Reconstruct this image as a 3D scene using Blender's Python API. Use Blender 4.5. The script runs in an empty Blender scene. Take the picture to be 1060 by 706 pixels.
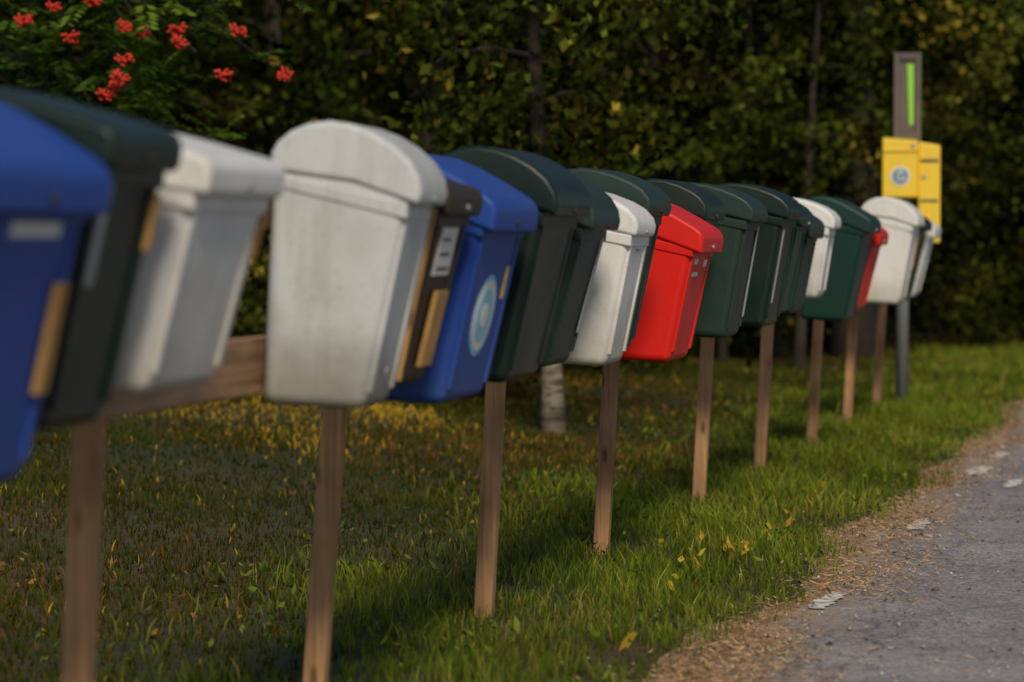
import bpy, bmesh, math, random
import numpy as np
from mathutils import Vector, Matrix
random.seed(7); rng=np.random.default_rng(7)
C=bpy.context.scene.collection
scn=bpy.context.scene
S_,C_=math.sin(math.radians(13.49)),math.cos(math.radians(13.49))
CAMH=0.93
def at(px,D):
    lat=(px-530)/2944*D
    return (-S_*D+C_*lat, C_*D+S_*lat)
def smooth(a,b,x):
    t=np.clip((x-a)/(b-a),0,1); return t*t*(3-2*t)
def gz(x,y):
    x=np.asarray(x,float); y=np.asarray(y,float)
    k=smooth(-2.2,-4.5,x)
    return k*(0.10+0.16*smooth(-3,-8,x)+0.035*np.sin(x*1.7+y*.6)*np.cos(y*.9-x*.4)+0.015*np.sin(3.1*x-2.3*y))
# ---------- materials ----------
def mat(name):
    m=bpy.data.materials.new(name); m.use_nodes=True
    nt=m.node_tree; return m,nt,nt.nodes['Principled BSDF']
def N(nt,t,**k):
    n=nt.nodes.new(t)
    for a,b in k.items():
        if a in n.inputs.keys(): n.inputs[a].default_value=b
        else: setattr(n,a,b)
    return n
def ramp(nt,fac,stops):
    r=nt.nodes.new('ShaderNodeValToRGB'); e=r.color_ramp.elements
    while len(e)<len(stops): e.new(.5)
    for i,(p,c) in enumerate(stops):
        e[i].position=p; e[i].color=(*c,1) if len(c)==3 else c
    nt.links.new(fac,r.inputs[0]); return r
def mix(nt,fac,a,b,mode='MIX'):
    m=nt.nodes.new('ShaderNodeMix'); m.data_type='RGBA'; m.blend_type=mode
    for s,v in ((0,fac),(6,a),(7,b)):
        if isinstance(v,bpy.types.NodeSocket): nt.links.new(v,m.inputs[s])
        else: m.inputs[s].default_value = v if s==0 else ((*v,1) if len(v)==3 else v)
    return m.outputs[2]
def plastic(name,col,rough=.42,dirt=(.10,.09,.05),amt=.5,spec=.5,low=0.0):
    m,nt,p=mat(name); L=nt.links
    tc=N(nt,'ShaderNodeTexCoord')
    oi=N(nt,'ShaderNodeObjectInfo')
    add=N(nt,'ShaderNodeVectorMath',operation='ADD'); L.new(tc.outputs['Object'],add.inputs[0])
    sc=N(nt,'ShaderNodeVectorMath',operation='SCALE'); L.new(oi.outputs['Location'],sc.inputs[0]); sc.inputs['Scale'].default_value=3.0
    L.new(sc.outputs[0],add.inputs[1])
    n1=N(nt,'ShaderNodeTexNoise',Scale=5.0,Detail=6.0,Roughness=.65); L.new(add.outputs[0],n1.inputs['Vector'])
    mp=N(nt,'ShaderNodeMapping'); mp.inputs['Scale'].default_value=(28,28,3); L.new(add.outputs[0],mp.inputs[0])
    n2=N(nt,'ShaderNodeTexNoise',Scale=1.0,Detail=5.0,Roughness=.7); L.new(mp.outputs[0],n2.inputs['Vector'])
    n3=N(nt,'ShaderNodeTexNoise',Scale=120.0,Detail=2.0); L.new(add.outputs[0],n3.inputs['Vector'])
    r1=ramp(nt,n1.outputs[0],[(.42,(0,0,0)),(.75,(1,1,1))])
    r2=ramp(nt,n2.outputs[0],[(.5,(0,0,0)),(.8,(1,1,1))])
    mx=mix(nt,.5,r1.outputs[0],r2.outputs[0],'MIX')
    mu=N(nt,'ShaderNodeMath',operation='MULTIPLY'); L.new(mx,mu.inputs[0]); mu.inputs[1].default_value=amt
    c=mix(nt,mu.outputs[0],col,dirt)
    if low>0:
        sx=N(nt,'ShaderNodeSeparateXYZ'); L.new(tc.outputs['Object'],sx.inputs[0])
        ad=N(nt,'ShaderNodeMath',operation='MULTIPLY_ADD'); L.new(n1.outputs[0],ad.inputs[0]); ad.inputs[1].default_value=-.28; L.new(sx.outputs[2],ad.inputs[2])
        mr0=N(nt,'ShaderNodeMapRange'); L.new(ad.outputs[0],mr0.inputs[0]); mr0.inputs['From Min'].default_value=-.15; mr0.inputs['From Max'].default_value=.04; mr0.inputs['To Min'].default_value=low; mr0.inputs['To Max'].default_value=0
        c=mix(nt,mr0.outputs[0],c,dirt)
    r3=ramp(nt,n3.outputs[0],[(.62,(0,0,0)),(.70,(1,1,1))])
    m3=N(nt,'ShaderNodeMath',operation='MULTIPLY'); L.new(r3.outputs[0],m3.inputs[0]); m3.inputs[1].default_value=amt*.4
    c=mix(nt,m3.outputs[0],c,dirt)
    L.new(c,p.inputs['Base Color'])
    p.inputs['Specular IOR Level'].default_value=spec
    mr=N(nt,'ShaderNodeMapRange'); L.new(n1.outputs[0],mr.inputs[0]); mr.inputs['To Min'].default_value=rough-.12; mr.inputs['To Max'].default_value=rough+.22
    L.new(mr.outputs[0],p.inputs['Roughness'])
    b=N(nt,'ShaderNodeBump',Strength=.15,Distance=.002); L.new(n3.outputs[0],b.inputs['Height']); L.new(b.outputs[0],p.inputs['Normal'])
    return m
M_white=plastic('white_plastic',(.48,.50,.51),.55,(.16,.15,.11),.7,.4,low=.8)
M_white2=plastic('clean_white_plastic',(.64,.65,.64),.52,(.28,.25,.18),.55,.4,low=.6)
M_green=plastic('dark_green_plastic',(.0032,.014,.0105),.36,(.016,.024,.016),.6,.35)
M_green3=plastic('faded_green_plastic',(.011,.030,.023),.46,(.035,.045,.035),.7,.3)
M_green2=plastic('teal_green_plastic',(.004,.030,.025),.36,(.015,.03,.02),.5,.3)
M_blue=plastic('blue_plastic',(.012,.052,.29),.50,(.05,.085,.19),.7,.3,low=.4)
M_red=plastic('red_plastic',(.62,.013,.008),.42,(.28,.02,.015),.5,.3)
M_brown=plastic('dark_brown_painted_metal',(.028,.018,.012),.5,(.07,.05,.03),.6,.3)
M_yellow=plastic('yellow_painted_metal',(.76,.52,.025),.45,(.45,.31,.05),.5)
M_paper=plastic('white_paper_label',(.60,.60,.57),.6,(.4,.38,.33),.3)
M_ink=plastic('dark_ink',(.06,.06,.065),.6)
M_metal=plastic('galvanised_steel',(.34,.37,.38),.4,(.2,.2,.18),.4); M_metal.node_tree.nodes['Principled BSDF'].inputs['Metallic'].default_value=.6
M_lime=plastic('lime_green_notice',(.25,.62,.04),.5,(.2,.4,.05),.4)
M_pblue=plastic('pale_blue_sticker',(.14,.40,.62),.5,(.5,.6,.5),.7)
M_dblue=plastic('faded_blue_emblem',(.07,.20,.38),.5,(.2,.3,.35),.5)
M_oldwood=plastic('grey_weathered_wood',(.12,.10,.085),.7,(.04,.035,.03),.8)
def wood(name,c1,c2,vert=True):
    m,nt,p=mat(name); L=nt.links
    tc=N(nt,'ShaderNodeTexCoord'); oi=N(nt,'ShaderNodeObjectInfo')
    mp=N(nt,'ShaderNodeMapping'); mp.inputs['Scale'].default_value=(60,60,2.2) if vert else (60,2.2,60)
    L.new(tc.outputs['Object'],mp.inputs[0]); L.new(oi.outputs['Location'],mp.inputs['Location'])
    n=N(nt,'ShaderNodeTexNoise',Scale=1.0,Detail=7.0,Roughness=.6,Distortion=.6); L.new(mp.outputs[0],n.inputs['Vector'])
    n2=N(nt,'ShaderNodeTexNoise',Scale=4.0,Detail=4.0); L.new(tc.outputs['Object'],n2.inputs['Vector'])
    r=ramp(nt,n.outputs[0],[(.3,c2),(.52,c1),(.75,tuple(min(1,x*1.35) for x in c1))])
    r2=ramp(nt,n2.outputs[0],[(.35,(.5,.47,.43)),(.65,(1.05,1,1))])
    v=N(nt,'ShaderNodeTexVoronoi',Scale=1.0); 
    mp2=N(nt,'ShaderNodeMapping'); mp2.inputs['Scale'].default_value=(16,16,5) if vert else (16,5,16); L.new(tc.outputs['Object'],mp2.inputs[0]); L.new(mp2.outputs[0],v.inputs['Vector'])
    rk=ramp(nt,v.outputs['Distance'],[(.08,(.25,.16,.1)),(.16,(1,1,1))])
    c=mix(nt,1.0,r.outputs[0],r2.outputs[0],'MULTIPLY'); c=mix(nt,.8,c,rk.outputs[0],'MULTIPLY')
    L.new(c,p.inputs['Base Color']); p.inputs['Roughness'].default_value=.75
    b=N(nt,'ShaderNodeBump',Strength=.35,Distance=.003); L.new(n.outputs[0],b.inputs['Height']); L.new(b.outputs[0],p.inputs['Normal'])
    return m
M_post=wood('post_wood',(.50,.285,.13),(.30,.16,.07))
M_rail=wood('rail_wood',(.42,.26,.15),(.22,.13,.07),False)
M_slat=wood('yellow_slat_wood',(.50,.30,.09),(.32,.18,.05))
def leafmat(name,trans=.3,tint=(1.3,1.25,.6)):
    m,nt,p=mat(name); L=nt.links
    a=N(nt,'ShaderNodeVertexColor',layer_name='Col')
    d=N(nt,'ShaderNodeBsdfDiffuse'); L.new(a.outputs[0],d.inputs[0]); nt.nodes.remove(p)
    out=d
    if trans>0:
        t=N(nt,'ShaderNodeBsdfTranslucent'); c=mix(nt,1.0,a.outputs[0],tint,'MULTIPLY'); L.new(c,t.inputs[0])
        ms=N(nt,'ShaderNodeMixShader'); ms.inputs[0].default_value=trans
        L.new(d.outputs[0],ms.inputs[1]); L.new(t.outputs[0],ms.inputs[2]); out=ms
    L.new(out.outputs[0],nt.nodes['Material Output'].inputs[0]); return m
M_leaf=leafmat('foliage',.35); M_crown=leafmat('crown_foliage',0); M_grass=leafmat('grass_blades',.25); M_litter=leafmat('dry_litter',0); M_far=leafmat('far_foliage',0)
def bark(name,c1,c2,birch=False):
    m,nt,p=mat(name); L=nt.links
    tc=N(nt,'ShaderNodeTexCoord'); mp=N(nt,'ShaderNodeMapping'); mp.inputs['Scale'].default_value=(5,5,22) if birch else (26,26,5)
    L.new(tc.outputs['Object'],mp.inputs[0])
    n=N(nt,'ShaderNodeTexNoise',Scale=1.0,Detail=6.0,Roughness=.7); L.new(mp.outputs[0],n.inputs['Vector'])
    r=ramp(nt,n.outputs[0],[(.4,c2),(.55,c1)]); c=r.outputs[0]
    if birch:
        sx=N(nt,'ShaderNodeSeparateXYZ'); L.new(tc.outputs['Object'],sx.inputs[0])
        rr=ramp(nt,sx.outputs[2],[(.5,(1,1,1)),(.95,(.12,.10,.08))]); c=mix(nt,1.0,c,rr.outputs[0],'MULTIPLY')
    L.new(c,p.inputs['Base Color']); p.inputs['Roughness'].default_value=.9
    b=N(nt,'ShaderNodeBump',Strength=.6,Distance=.02); L.new(n.outputs[0],b.inputs['Height']); L.new(b.outputs[0],p.inputs['Normal'])
    return m
M_bark=bark('dark_bark',(.040,.030,.020),(.013,.010,.007)); M_birch=bark('birch_bark',(.22,.19,.14),(.045,.035,.025),True)
m,nt,p=mat('berries'); p.inputs['Roughness'].default_value=.35
nn=N(nt,'ShaderNodeTexNoise',Scale=30.0); rr=ramp(nt,nn.outputs[0],[(.3,(.36,.010,.004)),(.7,(.62,.04,.006))]); nt.links.new(rr.outputs[0],p.inputs['Base Color']); M_berry=m
# ---------- mesh helpers ----------
def link(o,parent=None):
    C.objects.link(o)
    if parent is not None: o.parent=parent
    return o
def np_mesh(name,v,faces,col=None,m=None):
    me=bpy.data.meshes.new(name); k=faces.shape[1]; F=len(faces)
    me.vertices.add(len(v)); me.vertices.foreach_set('co',np.ascontiguousarray(v,dtype=np.float32).ravel())
    me.loops.add(F*k); me.loops.foreach_set('vertex_index',np.ascontiguousarray(faces,dtype=np.int32).ravel())
    me.polygons.add(F); me.polygons.foreach_set('loop_start',np.arange(0,F*k,k,dtype=np.int32))
    try: me.polygons.foreach_set('loop_total',np.full(F,k,dtype=np.int32))
    except Exception: pass
    me.update(calc_edges=True)
    if col is not None:
        a=me.color_attributes.new('Col','FLOAT_COLOR','POINT')
        cc=np.ones((len(v),4),np.float32); cc[:,:3]=col; a.data.foreach_set('color',cc.ravel())
    if m: me.materials.append(m)
    return me
def bm_to(bm,name,mats,smoothf=True):
    bmesh.ops.recalc_face_normals(bm,faces=bm.faces)
    for f in bm.faces: f.smooth=smoothf
    me=bpy.data.meshes.new(name); bm.to_mesh(me); bm.free()
    for x in (mats if isinstance(mats,list) else [mats]): me.materials.append(x)
    return me
def hexa(bm,p,mi=0,bev=0,seg=2):
    vs=[bm.verts.new(q) for q in p]
    fs=[bm.faces.new([vs[i] for i in f]) for f in ((0,1,2,3),(7,6,5,4),(0,4,5,1),(1,5,6,2),(2,6,7,3),(3,7,4,0))]
    for f in fs: f.material_index=mi
    if bev>0:
        es=list({e for f in fs for e in f.edges})
        r=bmesh.ops.bevel(bm,geom=es,offset=bev,segments=seg,profile=.5,affect='EDGES')
        for f in r['faces']: f.material_index=mi
def box(bm,x0,x1,y0,y1,z0,z1,mi=0,bev=0,seg=2):
    hexa(bm,[(x0,y0,z0),(x1,y0,z0),(x1,y1,z0),(x0,y1,z0),(x0,y0,z1),(x1,y0,z1),(x1,y1,z1),(x0,y1,z1)],mi,bev,seg)
def wn(o):
    mo=o.modifiers.new('wn','WEIGHTED_NORMAL'); mo.keep_sharp=True; mo.weight=80
def tube(bm,pts,rad,n=10,mi=0):
    rings=[]
    for i,(p_,r) in enumerate(zip(pts,rad)):
        p_=Vector(p_); a=Vector(pts[max(i-1,0)]); b=Vector(pts[min(i+1,len(pts)-1)])
        d=(b-a).normalized(); u=d.orthogonal().normalized() if abs(d.z)<.9 else Vector((1,0,0)).cross(d).normalized(); w=d.cross(u)
        rings.append([bm.verts.new(p_+r*(math.cos(t)*u+math.sin(t)*w)) for t in [2*math.pi*j/n for j in range(n)]])
    for A,B in zip(rings,rings[1:]):
        for j in range(n):
            f=bm.faces.new((A[j],A[(j+1)%n],B[(j+1)%n],B[j])); f.material_index=mi
    f=bm.faces.new(rings[0][::-1]); f.material_index=mi; f=bm.faces.new(rings[-1]); f.material_index=mi
def empty(name,loc,label,cat,group=None,rot=(0,0,0)):
    e=bpy.data.objects.new(name,None); e.empty_display_size=.2; e.location=loc; e.rotation_euler=rot
    e['label']=label; e['category']=cat
    if group: e['group']=group
    return link(e)
# ---------- mailboxes ----------
LEAN=math.radians(3.2)
def mailbox(yfar,W,D,zb,zt,M,style,label,yaw=0,tilt=0,extras=(),roll=0,Mlid=None,tb=.66,tt_=.915):
    yc=yfar-W/2; H=zt-zb
    X=-1.600+.055*(zb-.65)+ (abs(math.sin(math.radians(yaw)))*W/2 if yaw else 0)+.002
    e=empty('mailbox',(X,yc,zb),label,'mailbox','mailboxes mounted along the roadside rack',
            (math.radians(roll),LEAN+math.radians(tilt),math.radians(yaw)))
    if style=='arch':
        prof=[(0,.018),(.04,.038),(.12,.057),(.24,.072),(.38,.078),(.52,.074),(.66,.062),(.8,.042),(.91,.018),(.98,-.010),(1,-.035)]
    elif style=='low':
        prof=[(0,.025),(.02,.042),(.10,.055),(.25,.062),(.42,.060),(.6,.050),(.78,.034),(.90,.017),(.975,-.004),(1,-.024)]
    elif style=='slope':
        prof=[(0,.035),(.03,.060),(.10,.074),(.22,.078),(.36,.074),(.55,.055),(.75,.028),(.92,.002),(.985,-.012),(1,-.03)]
    else:
        prof=[(0,.04),(.02,.058),(.08,.062),(.3,.054),(.6,.038),(.9,.020),(.98,.012),(1,-.005)]
    peak=max(v for u,v in prof); bt=H-peak
    ub,ut=tb*D,tt_*D
    drop={'arch':.055,'slope':.05,'flat':.03,'low':.045}[style]
    wb,wt=.87*W/2,.945*W/2
    def uf(v): return ub+(ut-ub)*v/(bt)
    def wf(v): return wb+(wt-wb)*v/(bt)
    bm=bmesh.new()
    hexa(bm,[(0.0,-wb,0),(ub,-wb,0),(ub,wb,0),(0,wb,0),(0.0,-wt,bt),(ut,-wt,bt-drop+.03),(ut,wt,bt-drop+.03),(0,wt,bt)],0,.022,4)
    for sgn in (-1,1):
        v0,v1=.03,bt-drop-.02
        a0=wf(v0)*sgn;a1=wf(v1)*sgn
        i0=a0-sgn*.030;i1=a1-sgn*.030;o0=a0-sgn*.012;o1=a1-sgn*.012
        hexa(bm,[(uf(v0)-.004,i0,v0),(uf(v0)+.006,i0,v0),(uf(v0)+.006,o0,v0),(uf(v0)-.004,o0,v0),
                 (uf(v1)-.004,i1,v1),(uf(v1)+.006,i1,v1),(uf(v1)+.006,o1,v1),(uf(v1)-.004,o1,v1)],0,.002,2)
    vc=bt-drop-.012
    hexa(bm,[(-.0,-wf(vc)-.004,bt-.040),(uf(vc)+.005,-wf(vc)-.004,vc-.018),(uf(vc)+.005,wf(vc)+.004,vc-.018),(0,wf(vc)+.004,bt-.040),
             (-.0,-wf(vc)-.005,bt-.02),(uf(vc)+.006,-wf(vc)-.005,vc+.01),(uf(vc)+.006,wf(vc)+.005,vc+.01),(0,wf(vc)+.005,bt-.02)],0,.003,2)
    o=link(bpy.data.objects.new('body',bm_to(bm,'body',M)),e); wn(o)
    bm=bmesh.new(); lip={'arch':.026,'slope':.042,'flat':.034,'low':.028}[style]
    pts=[(-.002+u*(D+.002),bt+v) for u,v in prof]
    pts+= [(D-.004,bt+prof[-1][1]-lip),(D*.55,bt-.018-lip*.35),(-.002,bt+prof[0][1]-lip-.006)]
    hw=W/2
    A=[bm.verts.new((u,-hw,v)) for u,v in pts]; B=[bm.verts.new((u,hw,v)) for u,v in pts]
    n=len(pts); bm.faces.new(A); bm.faces.new(B[::-1])
    for i in range(n): bm.faces.new((A[i],B[i],B[(i+1)%n],A[(i+1)%n]))
    bmesh.ops.recalc_face_normals(bm,faces=bm.faces)
    es=[ed for ed in bm.edges if ed.calc_face_angle(0)>math.radians(38)]
    bmesh.ops.bevel(bm,geom=es,offset=.011,segments=4,profile=.5,affect='EDGES')
    o=link(bpy.data.objects.new('lid',bm_to(bm,'lid',Mlid or M)),e); wn(o)
    bm=bmesh.new(); v=bt+prof[-1][1]-lip*.5
    tube(bm,[(D-.012,0,v),(D+.003,0,v)],[.006,.006],12); 
    o=link(bpy.data.objects.new('lock',bm_to(bm,'lock',M_metal if M not in (M_green,M_blue,M_green3) else M_brown,False)),e)
    def fitem(nm,w0,w1,v0,v1,m_,th=.003,off=.0005,lines=0,bev=0,lab=None):
        bm=bmesh.new()
        hexa(bm,[(uf(v0)+off,w0,v0),(uf(v0)+off+th,w0,v0),(uf(v0)+off+th,w1,v0),(uf(v0)+off,w1,v0),
                 (uf(v1)+off,w0,v1),(uf(v1)+off+th,w0,v1),(uf(v1)+off+th,w1,v1),(uf(v1)+off,w1,v1)],0,bev)
        for i in range(lines):
            a=v0+(v1-v0)*(i+.35)/lines; b=a+(v1-v0)*.22/lines; e0=w0+(w1-w0)*.12; e1=w1-(w1-w0)*(.12+.25*((i*7)%3)/2)
            t=off+th+.0008
            hexa(bm,[(uf(a)+off,e0,a),(uf(a)+t,e0,a),(uf(a)+t,e1,a),(uf(a)+off,e1,a),(uf(b)+off,e0,b),(uf(b)+t,e0,b),(uf(b)+t,e1,b),(uf(b)+off,e1,b)],1)
        o=link(bpy.data.objects.new(nm,bm_to(bm,nm,[m_,M_ink],False)),e)
        if lab: o['label']=lab
        return o
    def disc(nm,w,v,r,m1,m2):
        bm=bmesh.new()
        for rr_,t,mi in ((r,.002,0),(r*.86,.003,1),(r*.66,.004,0),(r*.3,.005,1)):
            n=28
            ring=[]
            for off in (0,t):
                ring.append([bm.verts.new((uf(v+rr_*math.sin(q))+off+.0005,w+rr_*math.cos(q),v+rr_*math.sin(q))) for q in [2*math.pi*j/n for j in range(n)]])
            for j in range(n):
                f=bm.faces.new((ring[0][j],ring[0][(j+1)%n],ring[1][(j+1)%n],ring[1][j])); f.material_index=mi
            f=bm.faces.new(ring[1]); f.material_index=mi
        return link(bpy.data.objects.new(nm,bm_to(bm,nm,[m1,m2,M_yellow],False)),e)
    for x in extras:
        k=x[0]
        if k=='label': fitem('name_label',x[1],x[2],x[3]*bt,x[4]*bt,M_paper,.003,lines=x[5] if len(x)>5 else 2)
        elif k=='slat': fitem('reflector_strip',x[1],x[2],x[3]*bt,x[4]*bt,M_slat,.010,.004,bev=.002)
        elif k=='metal': fitem('grey_strip',x[1],x[2],x[3]*bt,x[4]*bt,M_metal,.006,.004,bev=.002)  # grey bar drawn as a pale line on the box front
        elif k=='disc': disc('round_sticker',x[1],x[2]*bt,x[3],x[4],x[5])
        elif k=='ylabel': fitem('yellow_sticker',x[1],x[2],x[3]*bt,x[4]*bt,M_yellow,.003)
    return e
mailbox(3.32,.38,.275,.635,1.12,M_blue,'slope','blue plastic mailbox with a white name label and yellow strip',
        extras=[('label',-.04,.11,.76,.83,0),('slat',.118,.150,.28,.62)])
mailbox(3.60,.25,.262,.69,1.132,M_green,'flat','dark green flat-lidded mailbox with grey strip',extras=[('metal',-.09,-.065,.5,.85),('slat',.09,.105,.62,.82)])
mailbox(4.04,.34,.265,.72,1.103,M_white2,'flat','small white flat-lidded mailbox beside an empty gap in the rack',
        extras=[('slat',.135,.15,.6,.8)])
mailbox(4.95,.25,.268,.640,1.139,M_white,'arch','grey-white arched mailbox turned slightly on the rack',yaw=4,
        extras=[('metal',-.02,.02,.14,.17),('slat',.10,.110,.1,.85)],tb=.68,tt_=.93)
mailbox(5.23,.24,.27,.665,1.085,M_brown,'flat','dark brown mailbox with white paper notice and wooden board',
        extras=[('label',-.05,.06,.58,.96,5),('slat',-.02,.06,.10,.50)])
mailbox(5.68,.37,.275,.615,1.103,M_blue,'slope','blue plastic mailbox with round sticker on its front',
        extras=[('disc',0.0,.42,.082,M_pblue,M_paper),('ylabel',.110,.13,.5,.66)])
mailbox(6.15,.35,.285,.632,1.130,M_green,'arch','dark green mailbox with rounded lid')
mailbox(6.56,.33,.268,.643,1.098,M_green3,'arch','faded dark green mailbox wedged between green and white boxes',yaw=1.5,extras=[('metal',.10,.115,.2,.8)],tb=.62)
mailbox(7.01,.27,.270,.628,1.06,M_white2,'low','clean white mailbox with small printed label',yaw=1,extras=[('label',-.04,.05,.76,.85,3)],tb=.76,tt_=.95)
mailbox(7.33,.29,.25,.645,1.112,M_green3,'low','faded dark green mailbox beside the white one')
mailbox(7.94,.33,.29,.600,1.05,M_red,'slope','bright red plastic mailbox with small white stickers',yaw=-.5,
        extras=[('label',-.08,-.03,.73,.77,0),('label',-.08,.0,.64,.67,0),('label',.06,.11,.71,.76,0)],tb=.72)
mailbox(8.40,.34,.22,.66,1.105,M_green,'low','dark green mailbox behind the red one')
mailbox(8.90,.33,.272,.632,1.104,M_green3,'low','faded green mailbox with low lid and raised rim',yaw=1,tb=.74,extras=[('metal',.11,.122,.15,.85)])
mailbox(9.76,.35,.27,.640,1.118,M_green,'low','dark green mailbox after a gap in the rack',extras=[('metal',-.12,-.105,.2,.8)],tb=.74)
mailbox(10.08,.27,.265,.672,1.095,M_green2,'low','teal green mailbox squeezed in the rack',tb=.72)
mailbox(10.42,.29,.262,.665,1.088,M_green3,'slope','faded green mailbox with sloped lid',tb=.74)
mailbox(10.92,.24,.26,.71,1.088,M_white2,'low','white mailbox next to green ones',yaw=1,tb=.8)
mailbox(12.17,.38,.28,.59,1.108,M_green2,'slope','teal green mailbox with sloped lid hanging low')
mailbox(12.60,.36,.27,.62,1.06,M_red,'slope','red plastic mailbox behind a green one')
mailbox(14.16,.33,.28,.615,1.135,M_white2,'arch','clean white mailbox near the end of the rack',extras=[('slat',.13,.15,.4,.8)],tb=.72)
mailbox(14.60,.34,.28,.62,1.09,M_green,'low','dark green mailbox between two white ones')
mailbox(15.00,.33,.29,.63,1.09,M_white2,'slope','small white mailbox at the end of the rack')
# ---------- rack ----------
rack=empty('mailbox_rack',(-1.69,9.5,0),'long wooden mailbox rack on square posts in the grass','mailbox rack')
def lx(z): return -1.69+.055*z
posty=[2.75,4.11,5.43,6.75,8.17,9.86,11.3,12.9,14.25,15.6]
HX=.0225
for i,y in enumerate(posty):
    bm=bmesh.new(); hx,hy=HX,.018
    z1=1.02; zb=-.15
    k=.085 if i==2 else .055+.006*random.uniform(-1,1)
    x0=-1.69+( -.02 if i==2 else 0)
    dy=random.uniform(-.01,.01)
    b=x0+k*zb+1.69; t=(lx(z1)+1.69)
    y0=y-9.5
    hexa(bm,[(b-hx,y0-hy,zb),(b+hx,y0-hy,zb),(b+hx,y0+hy,zb),(b-hx,y0+hy,zb),(t-hx,y0-hy+dy,z1),(t+hx,y0-hy+dy,z1),(t+hx,y0+hy+dy,z1),(t-hx,y0+hy+dy,z1)],0,.004,2)
    link(bpy.data.objects.new('post',bm_to(bm,'post',M_post,False)),rack)
segs=[(2.0,5.42),(5.425,8.16),(8.165,11.29),(11.295,14.24),(14.245,16.0)]
for (z0,z1) in ((.655,.755),(.945,1.03)):
    for a,b in segs:
        bm=bmesh.new(); a-=9.5; b-=9.5
        f0=lx(z0)+1.69+HX+.0005; f1=lx(z1)+1.69+HX+.0005
        hexa(bm,[(f0,a,z0),(f0+.026,a,z0),(f0+.026,b,z0),(f0,b,z0),(f1,a,z1),(f1+.026,a,z1),(f1+.026,b,z1),(f1,b,z1)],0,.003,2)
        link(bpy.data.objects.new('rail',bm_to(bm,'rail',M_rail,False)),rack)
# ---------- yellow post box on pole ----------
px_,py_=-1.60,16.1
pole=empty('sign_pole',(px_,py_,0),'grey steel pole carrying a narrow weathered notice frame','sign pole')
bm=bmesh.new(); tube(bm,[(0,0,-.1),(0,0,1.9)],[.035,.035],16); link(bpy.data.objects.new('pole',bm_to(bm,'pole',M_metal)),pole)
bm=bmesh.new()
box(bm,-.045,-.015,-.075,-.045,1.47,1.965,0,.003); box(bm,.075,.105,-.075,-.045,1.47,1.965,0,.003)
box(bm,-.0145,.0745,-.075,-.045,1.925,1.964,0,.003); box(bm,-.0145,.0745,-.075,-.045,1.47,1.52,0,.003)
box(bm,-.0145,.0745,-.058,-.047,1.521,1.924,0)
link(bpy.data.objects.new('notice_frame',bm_to(bm,'notice_frame',M_oldwood,False)),pole)
bm=bmesh.new(); hexa(bm,[(.040,-.066,1.56),(.062,-.066,1.56),(.062,-.0585,1.56),(.040,-.0585,1.56),(.026,-.066,1.90),(.064,-.066,1.90),(.064,-.0585,1.90),(.026,-.0585,1.90)],0,.002); link(bpy.data.objects.new('notice_strip',bm_to(bm,'notice_strip',M_lime,False)),pole)
yb=empty('postal_box',(px_,py_-.06,1.15),'yellow metal postal box with blue emblem fixed to a pole','post box',rot=(0,0,math.radians(6)))
bm=bmesh.new()
hexa(bm,[(-.11,-.24,0),(.088,-.24,0),(.088,-.0,0),(-.11,-.0,0),(-.11,-.24,.33),(.088,-.24,.31),(.088,0,.33),(-.11,0,.345)],0,.012,3)
box(bm,-.108,.086,-.25,-.238,.255,.268,0,.002)
o=link(bpy.data.objects.new('body',bm_to(bm,'body',M_yellow)),yb); wn(o)
bm=bmesh.new()
hexa(bm,[(.0885,-.20,-.25),(.21,-.20,-.25),(.21,.05,-.25),(.0885,.05,-.25),(.0885,-.20,.312),(.21,-.20,.29),(.21,.05,.30),(.0885,.05,.32)],0,.010,3)
box(bm,.10,.2,-.207,-.199,.2,.215,1); box(bm,.10,.2,-.207,-.199,-.02,-.008,1)
o=link(bpy.data.objects.new('side_compartment',bm_to(bm,'side_compartment',[M_yellow,M_oldwood])),yb); wn(o)
bm=bmesh.new()
def ydisc(cx,cz,r,y0,y1,mi,n=26):
    a=[bm.verts.new((cx+r*math.cos(2*math.pi*j/n),y0,cz+r*math.sin(2*math.pi*j/n))) for j in range(n)]
    b=[bm.verts.new((cx+r*math.cos(2*math.pi*j/n),y1,cz+r*math.sin(2*math.pi*j/n))) for j in range(n)]
    for j in range(n): bm.faces.new((a[j],a[(j+1)%n],b[(j+1)%n],b[j])).material_index=mi
    bm.faces.new(b).material_index=mi
ydisc(-.01,.12,.054,-.2395,-.243,1); ydisc(-.01,.12,.043,-.243,-.245,0)
tube(bm,[(-.01+.020*math.cos(t),-.247,.118+.017*math.sin(t)) for t in [i*2*math.pi/16 for i in range(16)]],[.006]*16,6,1)
tube(bm,[(-.035,-.247,.102),(-.01,-.247,.100),(.018,-.247,.104),(.024,-.247,.108)],[.003,.005,.008,.012],6,1)
box(bm,-.024,.004,-.2485,-.245,.145,.151,1)
for q in (-.022,-.01,.002): box(bm,q-.002,q+.002,-.2485,-.245,.1515,.158,1)
link(bpy.data.objects.new('postal_emblem',bm_to(bm,'postal_emblem',[M_dblue,M_paper,M_yellow],False)),yb)
for lo in ((.12,-.2,.12),(.06,-.24,.29)):
    bm=bmesh.new(); tube(bm,[lo,(lo[0],lo[1]-.012,lo[2])],[.012,.012],10)
    link(bpy.data.objects.new('lock',bm_to(bm,'lock',M_metal,False)),yb)
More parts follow.
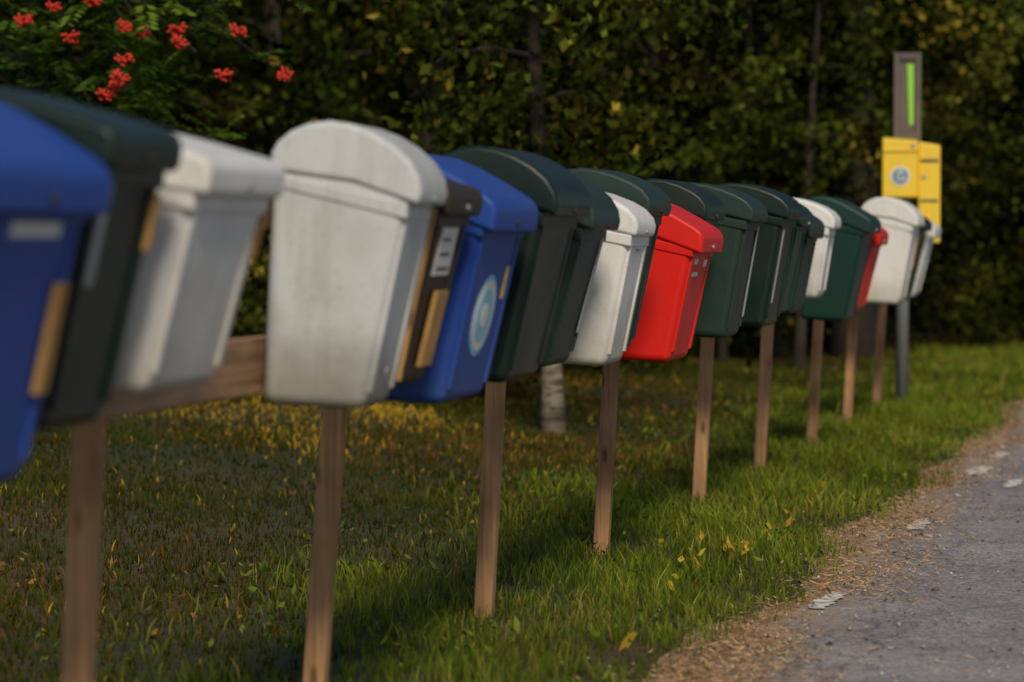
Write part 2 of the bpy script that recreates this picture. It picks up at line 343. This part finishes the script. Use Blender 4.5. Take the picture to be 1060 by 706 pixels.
# ---------- ground, road ----------
xs=np.unique(np.concatenate([np.linspace(-150,-16,12),np.arange(-16,2,.25),np.linspace(2,120,10)]))
ys=np.unique(np.concatenate([np.linspace(-60,0,6),np.arange(0,36,.25),np.linspace(36,260,12)]))
XX,YY=np.meshgrid(xs,ys); ZZ=gz(XX,YY)
v=np.stack([XX.ravel(),YY.ravel(),ZZ.ravel()],1); nx=len(xs)
i,j=np.meshgrid(np.arange(nx-1),np.arange(len(ys)-1)); a=(j*nx+i).ravel()
F=np.stack([a,a+1,a+1+nx,a+nx],1)
m,nt,p=mat('grassy_ground'); L=nt.links
tc=N(nt,'ShaderNodeTexCoord')
n1=N(nt,'ShaderNodeTexNoise',Scale=.9,Detail=5.0,Roughness=.6); L.new(tc.outputs['Object'],n1.inputs['Vector'])
n2=N(nt,'ShaderNodeTexNoise',Scale=22.0,Detail=6.0,Roughness=.7); L.new(tc.outputs['Object'],n2.inputs['Vector'])
r1=ramp(nt,n1.outputs[0],[(.38,(.028,.040,.008)),(.52,(.055,.050,.012)),(.68,(.11,.062,.02))])
r2=ramp(nt,n2.outputs[0],[(.3,(.35,.35,.35)),(.7,(1.3,1.3,1.3))])
L.new(mix(nt,1.0,r1.outputs[0],r2.outputs[0],'MULTIPLY'),p.inputs['Base Color']); p.inputs['Roughness'].default_value=1
b=N(nt,'ShaderNodeBump',Strength=.8,Distance=.03); L.new(n2.outputs[0],b.inputs['Height']); L.new(b.outputs[0],p.inputs['Normal'])
g=link(bpy.data.objects.new('ground',np_mesh('ground',v,F,None,m))); g['kind']='structure'; g['label']='grassy roadside ground with patches of dry litter'; g['category']='ground'
def redge(y): return -1.06+.012*y+.035*np.sin(y*1.9)+.02*np.sin(y*5.3+1)+.012*np.sin(y*13.1)
def strip(name,l,r,z,material,y0=-20,y1=60,dy=.04,label='',cat='road'):
    yy=np.arange(y0,y1,dy); n=len(yy)
    v=np.concatenate([np.stack([l(yy),yy,np.full(n,z)],1),np.stack([r(yy),yy,np.full(n,z)],1)])
    k=np.arange(n-1); F=np.stack([k,k+n,k+n+1,k+1],1)
    o=link(bpy.data.objects.new(name,np_mesh(name,v,F,None,material))); o['kind']='structure'; o['label']=label; o['category']=cat; return o
m,nt,p=mat('gravel_shoulder'); L=nt.links
tc=N(nt,'ShaderNodeTexCoord')
n1=N(nt,'ShaderNodeTexNoise',Scale=7.0,Detail=5.0,Roughness=.7); L.new(tc.outputs['Object'],n1.inputs['Vector'])
n2=N(nt,'ShaderNodeTexNoise',Scale=90.0,Detail=4.0,Roughness=.7); L.new(tc.outputs['Object'],n2.inputs['Vector'])
r1=ramp(nt,n1.outputs[0],[(.35,(.20,.12,.065)),(.65,(.42,.27,.14))]); r2=ramp(nt,n2.outputs[0],[(.3,(.4,.4,.4)),(.7,(1.4,1.35,1.3))])
L.new(mix(nt,1.0,r1.outputs[0],r2.outputs[0],'MULTIPLY'),p.inputs['Base Color']); p.inputs['Roughness'].default_value=1
b=N(nt,'ShaderNodeBump',Strength=.7,Distance=.01); L.new(n2.outputs[0],b.inputs['Height']); L.new(b.outputs[0],p.inputs['Normal'])
strip('road_shoulder',lambda y:redge(y)-.10+.04*np.sin(y*2.7),lambda y:redge(y)+.3,.004,m,label='brown gravel and needle litter along the asphalt edge',cat='road shoulder')
m,nt,p=mat('asphalt'); L=nt.links
tc=N(nt,'ShaderNodeTexCoord')
n1=N(nt,'ShaderNodeTexNoise',Scale=2.2,Detail=5.0,Roughness=.65); L.new(tc.outputs['Object'],n1.inputs['Vector'])
n2=N(nt,'ShaderNodeTexVoronoi',Scale=110.0); L.new(tc.outputs['Object'],n2.inputs['Vector'])
n3=N(nt,'ShaderNodeTexNoise',Scale=45.0,Detail=6.0,Roughness=.8); L.new(tc.outputs['Object'],n3.inputs['Vector'])
r1=ramp(nt,n1.outputs[0],[(.35,(.23,.225,.235)),(.55,(.31,.30,.31)),(.72,(.38,.36,.35))])
r2=ramp(nt,n2.outputs['Distance'],[(.0,(1.5,1.5,1.5)),(.4,(.9,.9,.9)),(.8,(.5,.5,.5))])
r3=ramp(nt,n3.outputs[0],[(.35,(.5,.5,.5)),(.7,(1.4,1.37,1.33))])
c=mix(nt,.7,r1.outputs[0],r2.outputs[0],'MULTIPLY'); c=mix(nt,1.0,c,r3.outputs[0],'MULTIPLY')
n5=N(nt,'ShaderNodeTexVoronoi',Scale=2.3); n5.feature='DISTANCE_TO_EDGE'
nw=N(nt,'ShaderNodeTexNoise',Scale=5.0,Detail=5.0); L.new(tc.outputs['Object'],nw.inputs['Vector'])
vm=mix(nt,.12,tc.outputs['Object'],nw.outputs[1]); L.new(vm,n5.inputs['Vector'])
r5=ramp(nt,n5.outputs[0],[(.0,(.35,.33,.3)),(.012,(1,1,1))]); c=mix(nt,.7,c,r5.outputs[0],'MULTIPLY')
sx=N(nt,'ShaderNodeSeparateXYZ'); L.new(tc.outputs['Object'],sx.inputs[0])
mr=N(nt,'ShaderNodeMapRange'); L.new(sx.outputs[0],mr.inputs[0]); mr.inputs['From Min'].default_value=-1.0; mr.inputs['From Max'].default_value=-.6; mr.inputs['To Min'].default_value=.18; mr.inputs['To Max'].default_value=-.12
ad=N(nt,'ShaderNodeMath',operation='ADD'); L.new(mr.outputs[0],ad.inputs[0]); 
n4=N(nt,'ShaderNodeTexNoise',Scale=9.0,Detail=8.0,Roughness=.75); L.new(tc.outputs['Object'],n4.inputs['Vector']); L.new(n4.outputs[0],ad.inputs[1])
r4=ramp(nt,ad.outputs[0],[(.52,(0,0,0)),(.70,(1,1,1))])
c=mix(nt,r4.outputs[0],c,(.34,.22,.12))
L.new(c,p.inputs['Base Color']); p.inputs['Roughness'].default_value=.92
b=N(nt,'ShaderNodeBump',Strength=.6,Distance=.006); L.new(n2.outputs['Distance'],b.inputs['Height']); b.invert=True; L.new(b.outputs[0],p.inputs['Normal'])
strip('road',redge,lambda y:4.2+0*y,.008,m,label='worn grey asphalt road with littered edge')
m,nt,p=mat('worn_road_paint'); L=nt.links
tc=N(nt,'ShaderNodeTexCoord'); n1=N(nt,'ShaderNodeTexNoise',Scale=28.0,Detail=6.0,Roughness=.8); L.new(tc.outputs['Object'],n1.inputs['Vector'])
r1=ramp(nt,n1.outputs[0],[(.42,(.30,.28,.26)),(.56,(.74,.72,.68))]); L.new(r1.outputs[0],p.inputs['Base Color']); p.inputs['Roughness'].default_value=.85
bm=bmesh.new()
for (x,y,w,l) in [(-.905,7.0,.05,.35),(-.86,8.95,.05,.4),(-.83,11.1,.08,.45),(-.80,12.0,.07,.35),(-.66,10.6,.06,.35),(-.78,14.4,.08,.5),(-.74,17,.08,.6),(-.93,5.1,.05,.5)]:
    vs=[]
    n=16
    for q in range(n+1):
        tp=min(1,q/3,(n-q)/3)*.7+.3
        vs.append((bm.verts.new((x-w/2*tp+random.uniform(-.012,.012)+.015*(q/n),y+l*q/n,.0122)),bm.verts.new((x+w/2*tp+random.uniform(-.012,.012)+.015*(q/n),y+l*q/n,.0122))))
    for A,B in zip(vs,vs[1:]): bm.faces.new((A[0],A[1],B[1],B[0]))
o=link(bpy.data.objects.new('road_marking',bm_to(bm,'road_marking',m,False))); o['kind']='structure'; o['label']='worn white dashed edge marking on the asphalt'; o['category']='road marking'
# ---------- grass ----------
def blades(xy,h,w,col,name,bend=.5):
    n=len(xy); z=gz(xy[:,0],xy[:,1])
    th=rng.uniform(0,2*np.pi,n); dx,dy=np.cos(th),np.sin(th)
    ph=rng.uniform(0,2*np.pi,n); bx,by=np.cos(ph)*h*bend*rng.uniform(.3,1.5,n),np.sin(ph)*h*bend*rng.uniform(.3,1.5,n)
    V=np.zeros((n,5,3))
    V[:,0]=np.stack([xy[:,0]-dx*w,xy[:,1]-dy*w,z-.005],1); V[:,1]=np.stack([xy[:,0]+dx*w,xy[:,1]+dy*w,z-.005],1)
    V[:,2]=np.stack([xy[:,0]-dx*w*.75+bx*.35,xy[:,1]-dy*w*.75+by*.35,z+h*.6],1); V[:,3]=np.stack([xy[:,0]+dx*w*.75+bx*.35,xy[:,1]+dy*w*.75+by*.35,z+h*.6],1)
    V[:,4]=np.stack([xy[:,0]+bx,xy[:,1]+by,z+h],1)
    base=np.arange(n)[:,None]*5
    T=np.concatenate([base+np.array([0,1,3]),base+np.array([0,3,2]),base+np.array([2,3,4])])
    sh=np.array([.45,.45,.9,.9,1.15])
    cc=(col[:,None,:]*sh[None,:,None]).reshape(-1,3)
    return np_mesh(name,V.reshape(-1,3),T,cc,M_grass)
def wedge(n,D0,D1,x0=-120,x1=1190,pw=1.0):
    D=(D0**pw+(D1**pw-D0**pw)*rng.random(n))**(1/pw); px=rng.uniform(x0,x1,n); lat=(px-530)/2944*D
    return np.stack([-S_*D+C_*lat,C_*D+S_*lat],1)
def noise2(x,y,s):
    return (np.sin(x*s*1.3+y*s*.7+1.1)+np.sin(x*s*.6-y*s*1.7+2.3)+np.sin(x*s*2.1+y*s*1.9+.4)*.6+np.sin(-x*s*3.3+y*s*2.7)*.4)/3
P=wedge(300000,5.2,26,pw=1.2)
x,y=P[:,0],P[:,1]; re=redge(y)
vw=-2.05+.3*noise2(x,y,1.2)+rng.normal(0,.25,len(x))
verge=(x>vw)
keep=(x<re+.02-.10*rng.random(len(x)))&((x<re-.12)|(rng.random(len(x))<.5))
nb=noise2(x,y,1.5); nt_=noise2(x,y,6.0)
keep&=(verge|(rng.random(len(x))<.62+.3*nb))
keep&=(~verge|(rng.random(len(x))<.85+.45*nt_))
P=P[keep]; x,y=P[:,0],P[:,1]; verge=verge[keep]; nb=nb[keep]; n=len(P); re=re[keep]; nt_=nt_[keep]
h=np.where(verge,rng.uniform(.020,.075,n)*(1+.3*nb+.6*nt_),rng.uniform(.015,.05,n)*(1+.4*nb))
h*=np.where(x>re-.25,.65,1.0)*np.where(x<-1.5,.8,1.0); h=np.maximum(h,.010)
tall=(rng.random(n)<.012)&verge; h[tall]*=1.9
w=np.where(verge,.0020,.0026)*rng.uniform(.6,1.8,n)*np.clip(y/9,.8,1.8)
g1=np.array([.085,.140,.014]);g2=np.array([.190,.235,.024]);g3=np.array([.33,.28,.06]);d1=np.array([.036,.052,.008]);d2=np.array([.080,.085,.014]);d3=np.array([.16,.085,.022]);d4=np.array([.52,.35,.035])  # dark lawn tones carry painted shade, the last tone the sunlit patches
t=rng.random(n)[:,None]; q=rng.random(n)
pv=np.clip(.10+.25*noise2(x,y,2.6),.03,.35)
cv=g1*(1-t)+g2*t; cv=np.where((q<pv)[:,None],g3,cv)
nb2=noise2(x+3,y-2,.8)
sun_patch=np.exp(-((y-13.8)/2.2)**2)*np.clip(.28+1.1*noise2(x,y,1.9),0,.9)*smooth(-3.0,-3.6,x)+.02  # patches of sunlight on the bank, put into the blade colour
cb=d1*(1-t)+d2*t; cb=np.where((q<np.clip(.2+.35*nb2,.05,.6))[:,None],d3,cb); q2=rng.random(n); cb=np.where((q2<sun_patch)[:,None],d4,cb)
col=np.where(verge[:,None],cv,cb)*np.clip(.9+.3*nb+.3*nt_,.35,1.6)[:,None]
o=link(bpy.data.objects.new('grass',blades(P,h,w,col,'grass'))); o['kind']='stuff'; o['label']='green verge grass and short lawn with shade and sun patches in its colour'; o['category']='grass'
# ---------- litter / leaves on ground ----------
def flats(xy,l,w,col,name,z0=.006,tilt=.35,mat_=None,zr=None):
    n=len(xy); z=gz(xy[:,0],xy[:,1])+z0+(0 if zr is None else zr)
    th=rng.uniform(0,2*np.pi,n); d=np.stack([np.cos(th),np.sin(th),rng.normal(0,tilt,n)],1); s=np.stack([-np.sin(th),np.cos(th),rng.normal(0,tilt,n)],1)
    c=np.stack([xy[:,0],xy[:,1],z],1)
    L_=l[:,None]/2; W_=w[:,None]/2
    V=np.stack([c-d*L_,c+s*W_,c+d*L_+np.array([0,0,1])*l[:,None]*.15,c-s*W_],1)
    V[:,:,2]=np.maximum(V[:,:,2],(gz(xy[:,0],xy[:,1])+z0*.8)[:,None])
    T=np.arange(n)[:,None]*4+np.array([0,1,2,3])
    return np_mesh(name,V.reshape(-1,3),T,np.repeat(col,4,0),mat_ or M_litter)
P=wedge(6000,6,22); x=P[:,0]; k=(x<-2.2)&(noise2(P[:,0]+3,P[:,1]-2,.8)+rng.normal(0,.3,len(x))>.15); P=P[k]; n=len(P)
pal=np.array([[.16,.08,.025],[.20,.11,.025],[.24,.16,.03],[.11,.04,.018],[.15,.08,.03]])  # leaf browns; the golden tones imitate spots of sun on the ground
o=link(bpy.data.objects.new('fallen_leaves',flats(P,rng.uniform(.012,.028,n),rng.uniform(.01,.018,n),pal[rng.integers(0,5,n)],'fallen_leaves',.02,.5))); o['kind']='stuff'; o['label']='brown fallen leaves on the lawn, golden ones coloured as sunlit spots'; o['category']='fallen leaves'
P=wedge(15000,5.3,20); x,y=P[:,0],P[:,1]; k=(x<redge(y)-.05)&(x>-2.6)&(noise2(x,y,3.3)+rng.normal(0,.35,len(x))>.25); P=P[k]; n=len(P)
pal=np.array([[.075,.14,.018],[.12,.18,.025],[.055,.10,.018],[.17,.20,.03]])
o=link(bpy.data.objects.new('verge_weeds',flats(P,rng.uniform(.012,.03,n),rng.uniform(.007,.016,n),pal[rng.integers(0,4,n)],'verge_weeds',.02,.6,M_grass,rng.uniform(0,.035,n)))); o['kind']='stuff'; o['label']='low broad-leaved weeds growing through the verge grass'; o['category']='weeds'
n=32000; yy=4.5+22*rng.random(n)**1.5; off=rng.normal(0,.07,n)+rng.exponential(.085,n)
P=np.stack([redge(yy)-.02+off,yy],1)
cl=noise2(P[:,0]*3,P[:,1],2.2)+rng.normal(0,.35,n)>-.15; P=P[cl]; n=len(P)
pal=np.array([[.54,.36,.18],[.40,.24,.12],[.28,.17,.09],[.60,.43,.24],[.15,.09,.055]])
o=link(bpy.data.objects.new('needle_litter',flats(P,rng.uniform(.012,.04,n),rng.uniform(.002,.006,n),pal[rng.integers(0,5,n)],'needle_litter',.0125,.12))); o['kind']='stuff'; o['label']='dry pine needles and twigs along the road edge'; o['category']='litter'
n=2000; P=np.stack([rng.uniform(-1.0,.6,n)*1.0,rng.uniform(5,20,n)],1); P[:600,0]=redge(P[:600,1])+rng.normal(.05,.15,600)
oc=np.array([[1,0,0],[-1,0,0],[0,1,0],[0,-1,0],[0,0,1],[0,0,-.3]],float); ft=np.array([[0,2,4],[2,1,4],[1,3,4],[3,0,4],[2,0,5],[1,2,5],[3,1,5],[0,3,5]])
r=rng.uniform(.0025,.007,n)*(1+rng.random(n)**6); V=oc[None]*r[:,None,None]*rng.uniform(.6,1.2,(n,6,1)); V[:,:,2]*=.7; V+=np.stack([P[:,0],P[:,1],np.full(n,.012)],1)[:,None]
T=(np.arange(n)[:,None,None]*6+ft[None]).reshape(-1,3)
pal=np.array([[.12,.11,.10],[.30,.23,.17],[.06,.04,.03],[.42,.41,.39]])
o=link(bpy.data.objects.new('pebbles',np_mesh('pebbles',V.reshape(-1,3),T,np.repeat(pal[rng.integers(0,4,n)],6,0),M_litter))); o['kind']='stuff'; o['label']='small stones and crumbs scattered on the asphalt'; o['category']='pebbles'
yp=[(690,8.0),(708,7.75),(722,7.6),(760,7.9),(775,8.1),(735,8.3),(800,8.6),(815,8.9),(752,8.05),(873,11.2),(840,9.4),(845,9.9),(935,13.2),(700,7.2),(650,6.2),(720,7.65),(765,7.95)]
pts=[]
for a_,d_ in yp:
    for q in range(random.randint(2,7)):
        X,Y=at(a_+random.gauss(0,8),d_+random.gauss(0,.12)); pts.append((X,Y))
pts=np.array(pts); n=len(pts)
pal=np.array([[.52,.35,.03],[.55,.42,.06],[.40,.32,.04],[.42,.24,.03]])
o=link(bpy.data.objects.new('yellow_leaves',flats(pts,rng.uniform(.014,.030,n),rng.uniform(.010,.022,n),pal[rng.integers(0,4,n)],'yellow_leaves',.045,.9,M_leaf,rng.uniform(0,.03,n)))); o['kind']='stuff'; o['label']='small yellow leaves and flowers in the verge grass'; o['category']='fallen leaves'
# ---------- foliage ----------
def leaves(cen,size,col,dirn=None,asp=.55):
    n=len(cen)
    d=rng.normal(0,1,(n,3)) if dirn is None else dirn; d/=np.linalg.norm(d,axis=1)[:,None]
    u=rng.normal(0,1,(n,3)); s=np.cross(d,u); s/=np.linalg.norm(s,axis=1)[:,None]+1e-6; nrm=np.cross(d,s)
    sz=size[:,None]
    V=np.stack([cen-d*sz*.5,cen+s*sz*asp*.5+nrm*sz*.08,cen+d*sz*.5,cen-s*sz*asp*.5+nrm*sz*.08],1)
    T=np.arange(n)[:,None]*4+np.array([0,1,2,3])
    return V.reshape(-1,3),T,np.repeat(col,4,0)
GP=np.array([[.016,.028,.005],[.036,.058,.008],[.062,.088,.012],[.12,.14,.018],[.010,.013,.004],[.048,.038,.010]])
def crown_mesh(name,h0,h1,R,nclump,nleaf,size,yellow=.03,bright=1.0,m_=None):
    zc=rng.uniform(0,1,nclump)**1.05*(h1-h0)+h0
    tt=(zc-h0)/(h1-h0); rad=R*(.55+.45*np.sin(np.pi*np.clip(tt*.85+.2,0,1)))*np.sqrt(rng.random(nclump))
    a=rng.uniform(0,2*np.pi,nclump); cc=np.stack([rad*np.cos(a),rad*np.sin(a),zc],1)
    idx=rng.integers(0,nclump,nleaf); sg=rng.uniform(.06,.19,nclump)
    ax=rng.normal(0,1,(nclump,3)); ax[:,2]=-np.abs(ax[:,2])*.6; ax/=np.linalg.norm(ax,axis=1)[:,None]
    P=cc[idx]+ax[idx]*rng.normal(0,.20,(nleaf,1))+rng.normal(0,1,(nleaf,3))*sg[idx][:,None]*np.array([.9,.9,.55])
    base=GP[rng.integers(0,len(GP),nclump)][idx]
    col=base*.7+GP[rng.integers(0,len(GP),nleaf)]*.3
    col*=rng.uniform(.4,1.7,(nleaf,1))*bright
    cy=rng.random(nclump)<yellow*1.2; isy=(cy[idx]&(rng.random(nleaf)<.4))|(rng.random(nleaf)<yellow*.2)
    col[isy]=np.array([.24,.18,.025])*rng.uniform(.4,1.4,(isy.sum(),1))  # yellow leaf colour imitates glints of golden light
    P[:,2]=np.maximum(P[:,2],.05)
    dirn=rng.normal(0,1,(nleaf,3))+np.array([0,0,-.5])
    V,T,cl=leaves(P,size*rng.uniform(.5,1.35,nleaf),col,dirn,.62)
    return np_mesh(name,V,T,cl,m_ or M_crown)
def trunk_mesh(name,h,r,m_,limbs=9,lean=.25,h0=1.2,n=10,ll=1.0):
    bm=bmesh.new(); pts=[];rad=[]
    lx_,ly_=random.uniform(-lean,lean),random.uniform(-lean,lean)
    for i in range(10):
        t=i/9; pts.append((lx_*t*t*2+.05*math.sin(t*7+h),ly_*t+.05*math.cos(t*5),-.15+t*(h+.15))); rad.append(r*(1.25 if i==0 else 1)*(1-t*.82))
    tube(bm,pts,rad,n)
    for q in range(limbs):
        t=random.uniform(h0/h,.92); k=t*9; i=int(k); f=k-i
        p0=Vector(pts[i]).lerp(Vector(pts[min(i+1,9)]),f); a=random.uniform(0,6.28); l=random.uniform(.5,1.3)*(1.15-t*.5)*ll
        d=Vector((math.cos(a),math.sin(a),random.uniform(.1,.8)))
        tube(bm,[p0,p0+d*l*.4,p0+d*l*.75+Vector((0,0,-.05)),p0+d*l+Vector((0,0,-.15))],[r*.32*(1-t*.5),r*.22,r*.12,.006],6)
    return bm_to(bm,name,m_)
H1=4.6
crowns=[crown_mesh('crown',h0,H1,R,nc,10000,.072,glint,lit) for h0,R,nc,glint,lit in ((.7,1.35,62,.02,.42),(1.3,1.4,58,.03,.70),(.6,1.3,60,.01,.24),(1.5,1.4,55,.06,1.15),(1.0,1.35,55,.02,.50))]  # brightness factors put lit and shaded foliage into the leaf colour
trunks=[trunk_mesh('trunk',5.0,r_,M_bark,10,ll=.7) for r_ in (.07,.10,.06,.13,.08)]
def tree(px,D,cm,tm,label='leafy deciduous tree at the edge of the wood',group='trees along the wood edge',s=1.0,name='deciduous_tree'):
    X,Y=at(px,D)
    e=empty(name,(X,Y,float(gz(X,Y))),label,'tree',group,(0,0,random.uniform(0,6.28))); e.scale=(s,s,s*random.uniform(.92,1.1))
    link(bpy.data.objects.new('trunk',tm),e)
    if cm: link(bpy.data.objects.new('crown',cm),e)
    return e
front=[0,4,1,4,3,0,2,3,1,2,2,2]  # brighter and darker crowns picked by place to imitate patchy light
for row,(dd,n0) in enumerate(((0,10),(2.6,10),(5.4,9))):
    for i in range(n0):
        px=-160+1420*(i+(.5 if row%2 else 0)+random.uniform(-.35,.35))/(n0-1)
        D=17.5+6.0*max(0,min(1.15,px/1060))+dd+random.uniform(-1.0,1.3)
        k=front[i] if row==0 else random.choice([0,2,4,2,3,0,2])
        tree(px,D,crowns[k],trunks[random.randrange(5)],s=random.uniform(.95,1.15))
tree(885,21.5,crowns[1],trunk_mesh('trunk',5.2,.19,M_bark,6,.1,2.5),label='thick dark-barked tree at the edge of the wood',group=None)
def cr2(h0,h1,R,nc,nl): return crown_mesh('crown',h0,h1,R,nc,nl,.06,.01,.6)
tree(563,13.1,cr2(1.0,3.4,.7,80,9000),trunk_mesh('trunk',3.4,.055,M_birch,5,.05,1.3,ll=.45),label='slender pale-barked birch standing in the grass',group=None,name='birch_tree')
tree(829,19.5,cr2(1.1,3.8,.8,60,6000),trunk_mesh('trunk',3.8,.04,M_bark,4,.1,1.4,ll=.45),label='thin young tree in front of the wood',group=None)
tree(757,20.0,cr2(1.1,3.8,.8,60,6000),trunk_mesh('trunk',3.8,.035,M_bark,4,.1,1.4,ll=.45),label='thin young tree in front of the wood',group=None)
bushes=[crown_mesh('foliage',.05,hh,R,22,2600,.06,.02,.6) for hh,R in ((.9,.6),(.5,.5),(1.2,.7))]
def bush(px,D,k,s=1):
    X,Y=at(px,D); e=empty('bush',(X,Y,float(gz(X,Y))),'low dark green bush beneath the trees','bush','undergrowth bushes',(0,0,random.uniform(0,6)))
    e.scale=(s,s,s); link(bpy.data.objects.new('foliage',bushes[k]),e)
    bm=bmesh.new(); 
    tube(bm,[(0,0,-.05),(.05,.02,.2),(.12,.05,.5)],[.016,.012,.005],6)
    link(bpy.data.objects.new('stem',bm_to(bm,'stem',M_bark)),e)
for px,D,k,s in ((-40,15.5,0,1),(60,16.6,2,1),(170,16.8,1,1.1),(300,17,0,1),(390,15.6,1,1),(455,15.2,1,1),(500,16.8,0,1.1),(610,18.5,1,1.2),(690,21,0,1),(740,21,1,1),(820,22.5,1,1.1),(960,24,0,1),(1050,25,0,1.1),(1120,24,2,1),(240,15.9,1,.8)):
    bush(px,D,k,s)
n=50000
D=rng.uniform(27,34,n); px=rng.uniform(-500,1700,n); lat=(px-530)/2944*D; zz=rng.uniform(0,7.5,n)
P=np.stack([-S_*D+C_*lat,C_*D+S_*lat,zz],1)
base=GP[rng.integers(0,5,n)]*(.35+.5*noise2(P[:,0],zz*1.4,1.1))[:,None]
V,T,cl=leaves(P,rng.uniform(.12,.30,n),np.clip(base,.003,1))
gx,gzv=np.meshgrid(np.linspace(-700,1900,120),np.linspace(-.5,10,50)); Dc=34+1.2*noise2(gx/60,gzv*1.5,1.0)+.5*noise2(gx/14,gzv*5,1)
latc=(gx-530)/2944*Dc; Vc=np.stack([-S_*Dc+C_*latc,C_*Dc+S_*latc,gzv],2).reshape(-1,3)
i,j=np.meshgrid(np.arange(119),np.arange(49)); a=(j*120+i).ravel(); Tc=np.stack([a,a+1,a+121,a+120],1)
cc=np.array([.009,.009,.004])*(1+.6*noise2(Vc[:,0],Vc[:,2],2))[:,None]
o=link(bpy.data.objects.new('far_wood',np_mesh('far_wood',np.concatenate([V,Vc]),np.concatenate([T,Tc+len(V)]),np.concatenate([cl,cc]),M_far))); o['kind']='stuff'; o['label']='dense dark wood filling the distance'; o['category']='forest'
# ---------- rowan ----------
X,Y=at(20,12.0)
row=empty('rowan_tree',(X,Y,float(gz(X,Y))),'rowan tree with feathery leaves and red berry clusters','tree')
bm=bmesh.new()
tube(bm,[(0,0,-.1),(.03,0,.8),(.0,.05,1.4),(.1,.05,2.2),(.1,0,3.0)],[.045,.04,.035,.028,.012],10)
tips=[]
for q in range(24):
    a=random.uniform(-.8,.75); z0=random.uniform(1.25,2.2); l=random.uniform(.6,1.4)
    if z0<1.5: l*=.6
    d=Vector((math.cos(a),math.sin(a),.12)); p0=Vector((.04,.03,z0))
    pp=[p0,p0+d*l*.35+Vector((0,0,.12)),p0+d*l*.7+Vector((0,0,.05)),p0+d*l+Vector((0,0,-.2))]
    tube(bm,pp,[.012,.008,.005,.003],6); tips.append(pp)
for q in range(8):
    a=random.uniform(1.2,5); z0=random.uniform(1.5,2.6); l=random.uniform(.5,1.0)
    d=Vector((math.cos(a),math.sin(a),.3)); p0=Vector((.04,.03,z0)); pp=[p0,p0+d*l*.35,p0+d*l*.7,p0+d*l]; tube(bm,pp,[.012,.008,.005,.003],6); tips.append(pp)
link(bpy.data.objects.new('trunk',bm_to(bm,'trunk',M_bark)),row)
cen=[];dr=[];sz=[];co=[]
for pp in tips:
    for q in range(26):
        t=random.uniform(.15,1)*3; i_=min(int(t),2); p0=pp[i_].lerp(pp[i_+1],t-i_)+Vector([random.gauss(0,.09) for _ in range(3)])
        a=random.uniform(0,6.28); ax=Vector((math.cos(a),math.sin(a),random.uniform(-.7,.2))).normalized()
        side=ax.cross(Vector((0,0,1))).normalized(); l=random.uniform(.13,.19)
        c0=random.choice([(.05,.10,.015),(.08,.15,.02),(.14,.22,.028),(.03,.06,.010),(.02,.04,.01)])
        for s_ in range(6):
            b=p0+ax*l*(s_+.5)/6+Vector((0,0,-.02*(s_/6)**2))
            for sg in (-1,1):
                dd=(side*sg+ax*.45+Vector((0,0,-.15))).normalized(); L0=.055
                cen.append(b+dd*L0*.5); dr.append(dd); sz.append(L0*random.uniform(.85,1.1)); co.append(c0)
        cen.append(p0+ax*(l+.02)); dr.append(ax); sz.append(.045); co.append(c0)
V,T,cl=leaves(np.array([tuple(c) for c in cen]),np.array(sz),np.array(co),np.array([tuple(c) for c in dr]),.34)
link(bpy.data.objects.new('crown',np_mesh('crown',V,T,cl,M_leaf)),row)
bmb=bmesh.new()
for q in range(52):
    d=Vector((random.gauss(0,1),random.gauss(0,1),random.gauss(0,.8))).normalized()*(.036*random.random()**.5); d.z*=.75
    bmesh.ops.create_icosphere(bmb,subdivisions=1,radius=.006,matrix=Matrix.Translation(d))
bme=bm_to(bmb,'berry_cluster',M_berry)
def rel(px,py,D):
    X2,Y2=at(px,D); return Vector((X2-X,Y2-Y,CAMH+(246-py)/2944*D-float(gz(X,Y))))
for px,py in ((28,22),(75,40),(113,98),(128,28),(130,62),(152,35),(185,32),(230,78),(247,33),(297,78),(98,3),(120,88),(185,44),(127,80),(60,8)):
    o=bpy.data.objects.new('berry_cluster',bme); link(o,row); D_=11.2+random.uniform(-.15,.15)
    o.location=rel(px+random.uniform(-3,3),py,D_); s=random.uniform(.85,1.2); o.scale=(s,s,s); o.rotation_euler=(random.uniform(-.5,.5),random.uniform(-.5,.5),random.random()*6)
# ---------- light, world, camera ----------
el=math.radians(38); to=Vector((.30,-.80,0)).normalized()*math.cos(el)+Vector((0,0,math.sin(el)))
sd=bpy.data.lights.new('sun','SUN'); sd.energy=3.0; sd.angle=math.radians(12); sd.color=(1,.86,.66)
so=bpy.data.objects.new('sun',sd); C.objects.link(so); so.rotation_euler=to.to_track_quat('Z','Y').to_euler()
w=bpy.data.worlds.new('World'); scn.world=w; w.use_nodes=True; nt=w.node_tree
sky=nt.nodes.new('ShaderNodeTexSky'); sky.sky_type='NISHITA'; sky.sun_disc=False; sky.sun_elevation=el; sky.sun_rotation=math.atan2(to.x,to.y)
nt.links.new(sky.outputs[0],nt.nodes['Background'].inputs[0]); nt.nodes['Background'].inputs[1].default_value=.08
cd=bpy.data.cameras.new('camera'); cd.lens=100; cd.sensor_width=36; cd.clip_end=600; cd.clip_start=.1
cd.dof.use_dof=True; cd.dof.focus_distance=7.9; cd.dof.aperture_fstop=3.2; cd.dof.aperture_blades=9
co_=bpy.data.objects.new('camera',cd); C.objects.link(co_); co_.location=(0,0,CAMH); co_.rotation_euler=(math.radians(90-2.08),0,math.radians(13.49)); scn.camera=co_
scn.view_settings.view_transform='Standard'; scn.view_settings.look='None'; scn.view_settings.exposure=0
